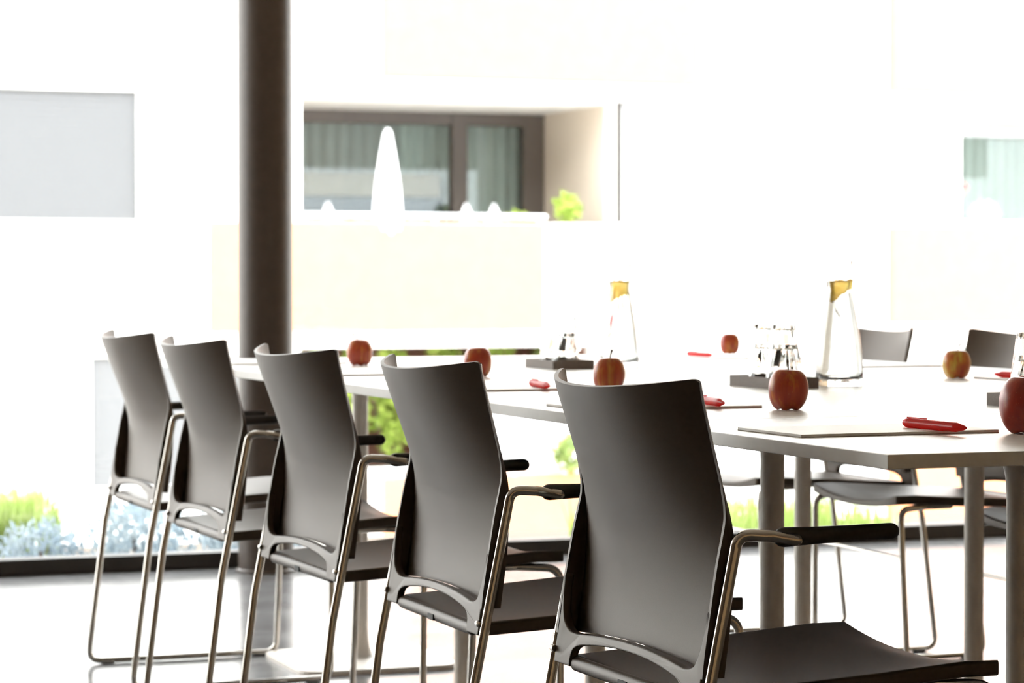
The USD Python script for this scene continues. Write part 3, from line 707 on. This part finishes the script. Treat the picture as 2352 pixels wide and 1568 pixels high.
# things standing on the balconies
par = thing('closed_parasol', 'closed white parasol standing on the balcony', 'parasol', (8.66, FY - .02, .45))
n = 48; th = np.arange(n) * 2 * np.pi / n; rows = []
for z, r in ((.95, .075), (1.05, .150), (1.14, .158), (1.30, .152), (1.60, .125), (1.85, .088), (2.0, .062), (2.10, .045), (2.15, .022), (2.16, .002)):
    rows.append(np.stack([r * (1 + .10 * np.cos(8 * th)) * np.cos(th), r * (1 + .10 * np.cos(8 * th)) * np.sin(th), np.full(n, z)], 1))
v = np.vstack(rows); i, j = np.meshgrid(np.arange(len(rows) - 1), np.arange(n), indexing='ij')
q = np.stack([i * n + j, i * n + (j + 1) % n, (i + 1) * n + (j + 1) % n, (i + 1) * n + j], -1).reshape(-1, 4)
obj('canopy', trimesh.Trimesh(v, np.vstack([q[:, [0, 1, 2]], q[:, [0, 2, 3]]]), process=False), 'parasol_cloth', par, smooth=60)
obj('pole', tube(np.array([(0, 0, 0), (0, 0, .5), (0, 0, 1.1)]), .02, 12), 'rail_white', par)
def shrub(name, lab, categ, loc, w, h, mat, seed, nl=420, size=.05, pot=True, group=None):
    t = thing(name, lab, categ, loc, 0, group); r = np.random.default_rng(seed)
    pz = .22 if pot else 0
    if pot: obj('pot', lathe([(0, 0), (.09, 0), (.12, .20), (.125, .22), (.105, .22), (.10, .19), (0, .19)], 20), 'terracotta', t)
    obj('foliage', leaves(r, nl, (0, 0, pz + h * .55), (w, w * .7, h * .5), size), mat, t, smooth=False)
    obj('stem', tube(np.array([(0, 0, pz - .02), (.02, 0, pz + h * .3), (0, .02, pz + h * .6)]), .012, 8), 'apple_stem', t)
    return t
shrub('balcony_plant', 'lime green plant on the balcony ledge beside the cream wall', 'plant', (10.86, FY + .18, 1.595), .16, .30, 'leaf_lime', 21, 160, .07, pot=False)
shrub('balcony_plant', 'little lime plant at the right end of the balcony rail', 'plant', (10.22, FY + .12, 1.55), .10, .17, 'leaf_lime', 22, 60, .06, pot=False)
for k, (x, z) in enumerate([(8.02, 1.70), (9.62, 1.70), (9.95, 1.70)]):
    t = thing('lantern', ['white lantern on the balcony ledge, left of the parasol', 'white lantern on the balcony ledge, right of the parasol', 'white lantern on the balcony ledge, near the window post'][k], 'lantern', (x, FY + .12, 1.59))
    obj('body', lathe([(0, 0), (.05, 0), (.055, .02), (.055, .13), (.03, .17), (0, .18)], 20), 'rail_white', t); obj('handle', tube(np.array([(-.03, 0, .165), (-.02, 0, .20), (0, 0, .215), (.02, 0, .20), (.03, 0, .165)]), .005, 6), 'rail_white', t)
for k, (x, y, w, h, mt) in enumerate([(7.95, 27.55, .19, 1.36, 'leaf_green'), (8.42, 27.55, .20, 1.34, 'leaf_lime'), (8.90, 27.55, .20, 1.34, 'leaf_lime'), (9.52, 27.50, .27, 1.42, 'leaf_lime'), (10.14, 27.50, .27, 1.42, 'leaf_lime'), (10.74, 27.50, .27, 1.42, 'leaf_green')]):
    shrub('loggia_shrub', ['green shrub on the lower balcony, left of the table column', 'lime shrub on the lower balcony, seen under the table', 'low lime shrub on the lower balcony under the table edge',
          'tall lime shrub reaching the strip above the table, left', 'tall lime shrub reaching the strip above the table, middle', 'tall green shrub reaching the strip above the table, near the glasses'][k], 'shrub', (x, y, -1.15), w, h, mt, 30 + k, 650, .075, pot=False, group='shrubs on the lower balcony')
shrub('balcony_plant', 'green bush seen under the table between the two nearest chairs', 'plant', (10.72, FY - .30, -1.20), .22, .42, 'leaf_green', 40, 220, .07, pot=False)
shrub('white_flowers', 'white flowering plant on the balcony at the right edge', 'plant', (16.24, FY + .12, 1.60), .14, .26, 'petal_white', 41, 160, .06, pot=False)
pw = thing('pinwheel', 'small multicoloured pinwheel at the right balcony', 'pinwheel', (15.92, FY + .20, 1.62))
obj('stick', tube(np.array([(0, 0, 0), (0, 0, .2), (0, 0, .40)]), .008, 8), 'rail_white', pw)
for k, mt in enumerate(('vane_red', 'vane_yellow', 'vane_blue', 'vane_green')):
    a = k * math.pi / 2; P = Polygon([(0, 0), (.11 * math.cos(a), .11 * math.sin(a)), (.10 * math.cos(a + .9), .10 * math.sin(a + .9))])
    m = trimesh.creation.extrude_polygon(P, .02, engine='earcut'); v = np.array(m.vertices); m.vertices = np.stack([v[:, 0], v[:, 2] - .03, v[:, 1] + .42], 1); m.fix_normals()
    obj('vane', m, mt, pw, smooth=False)
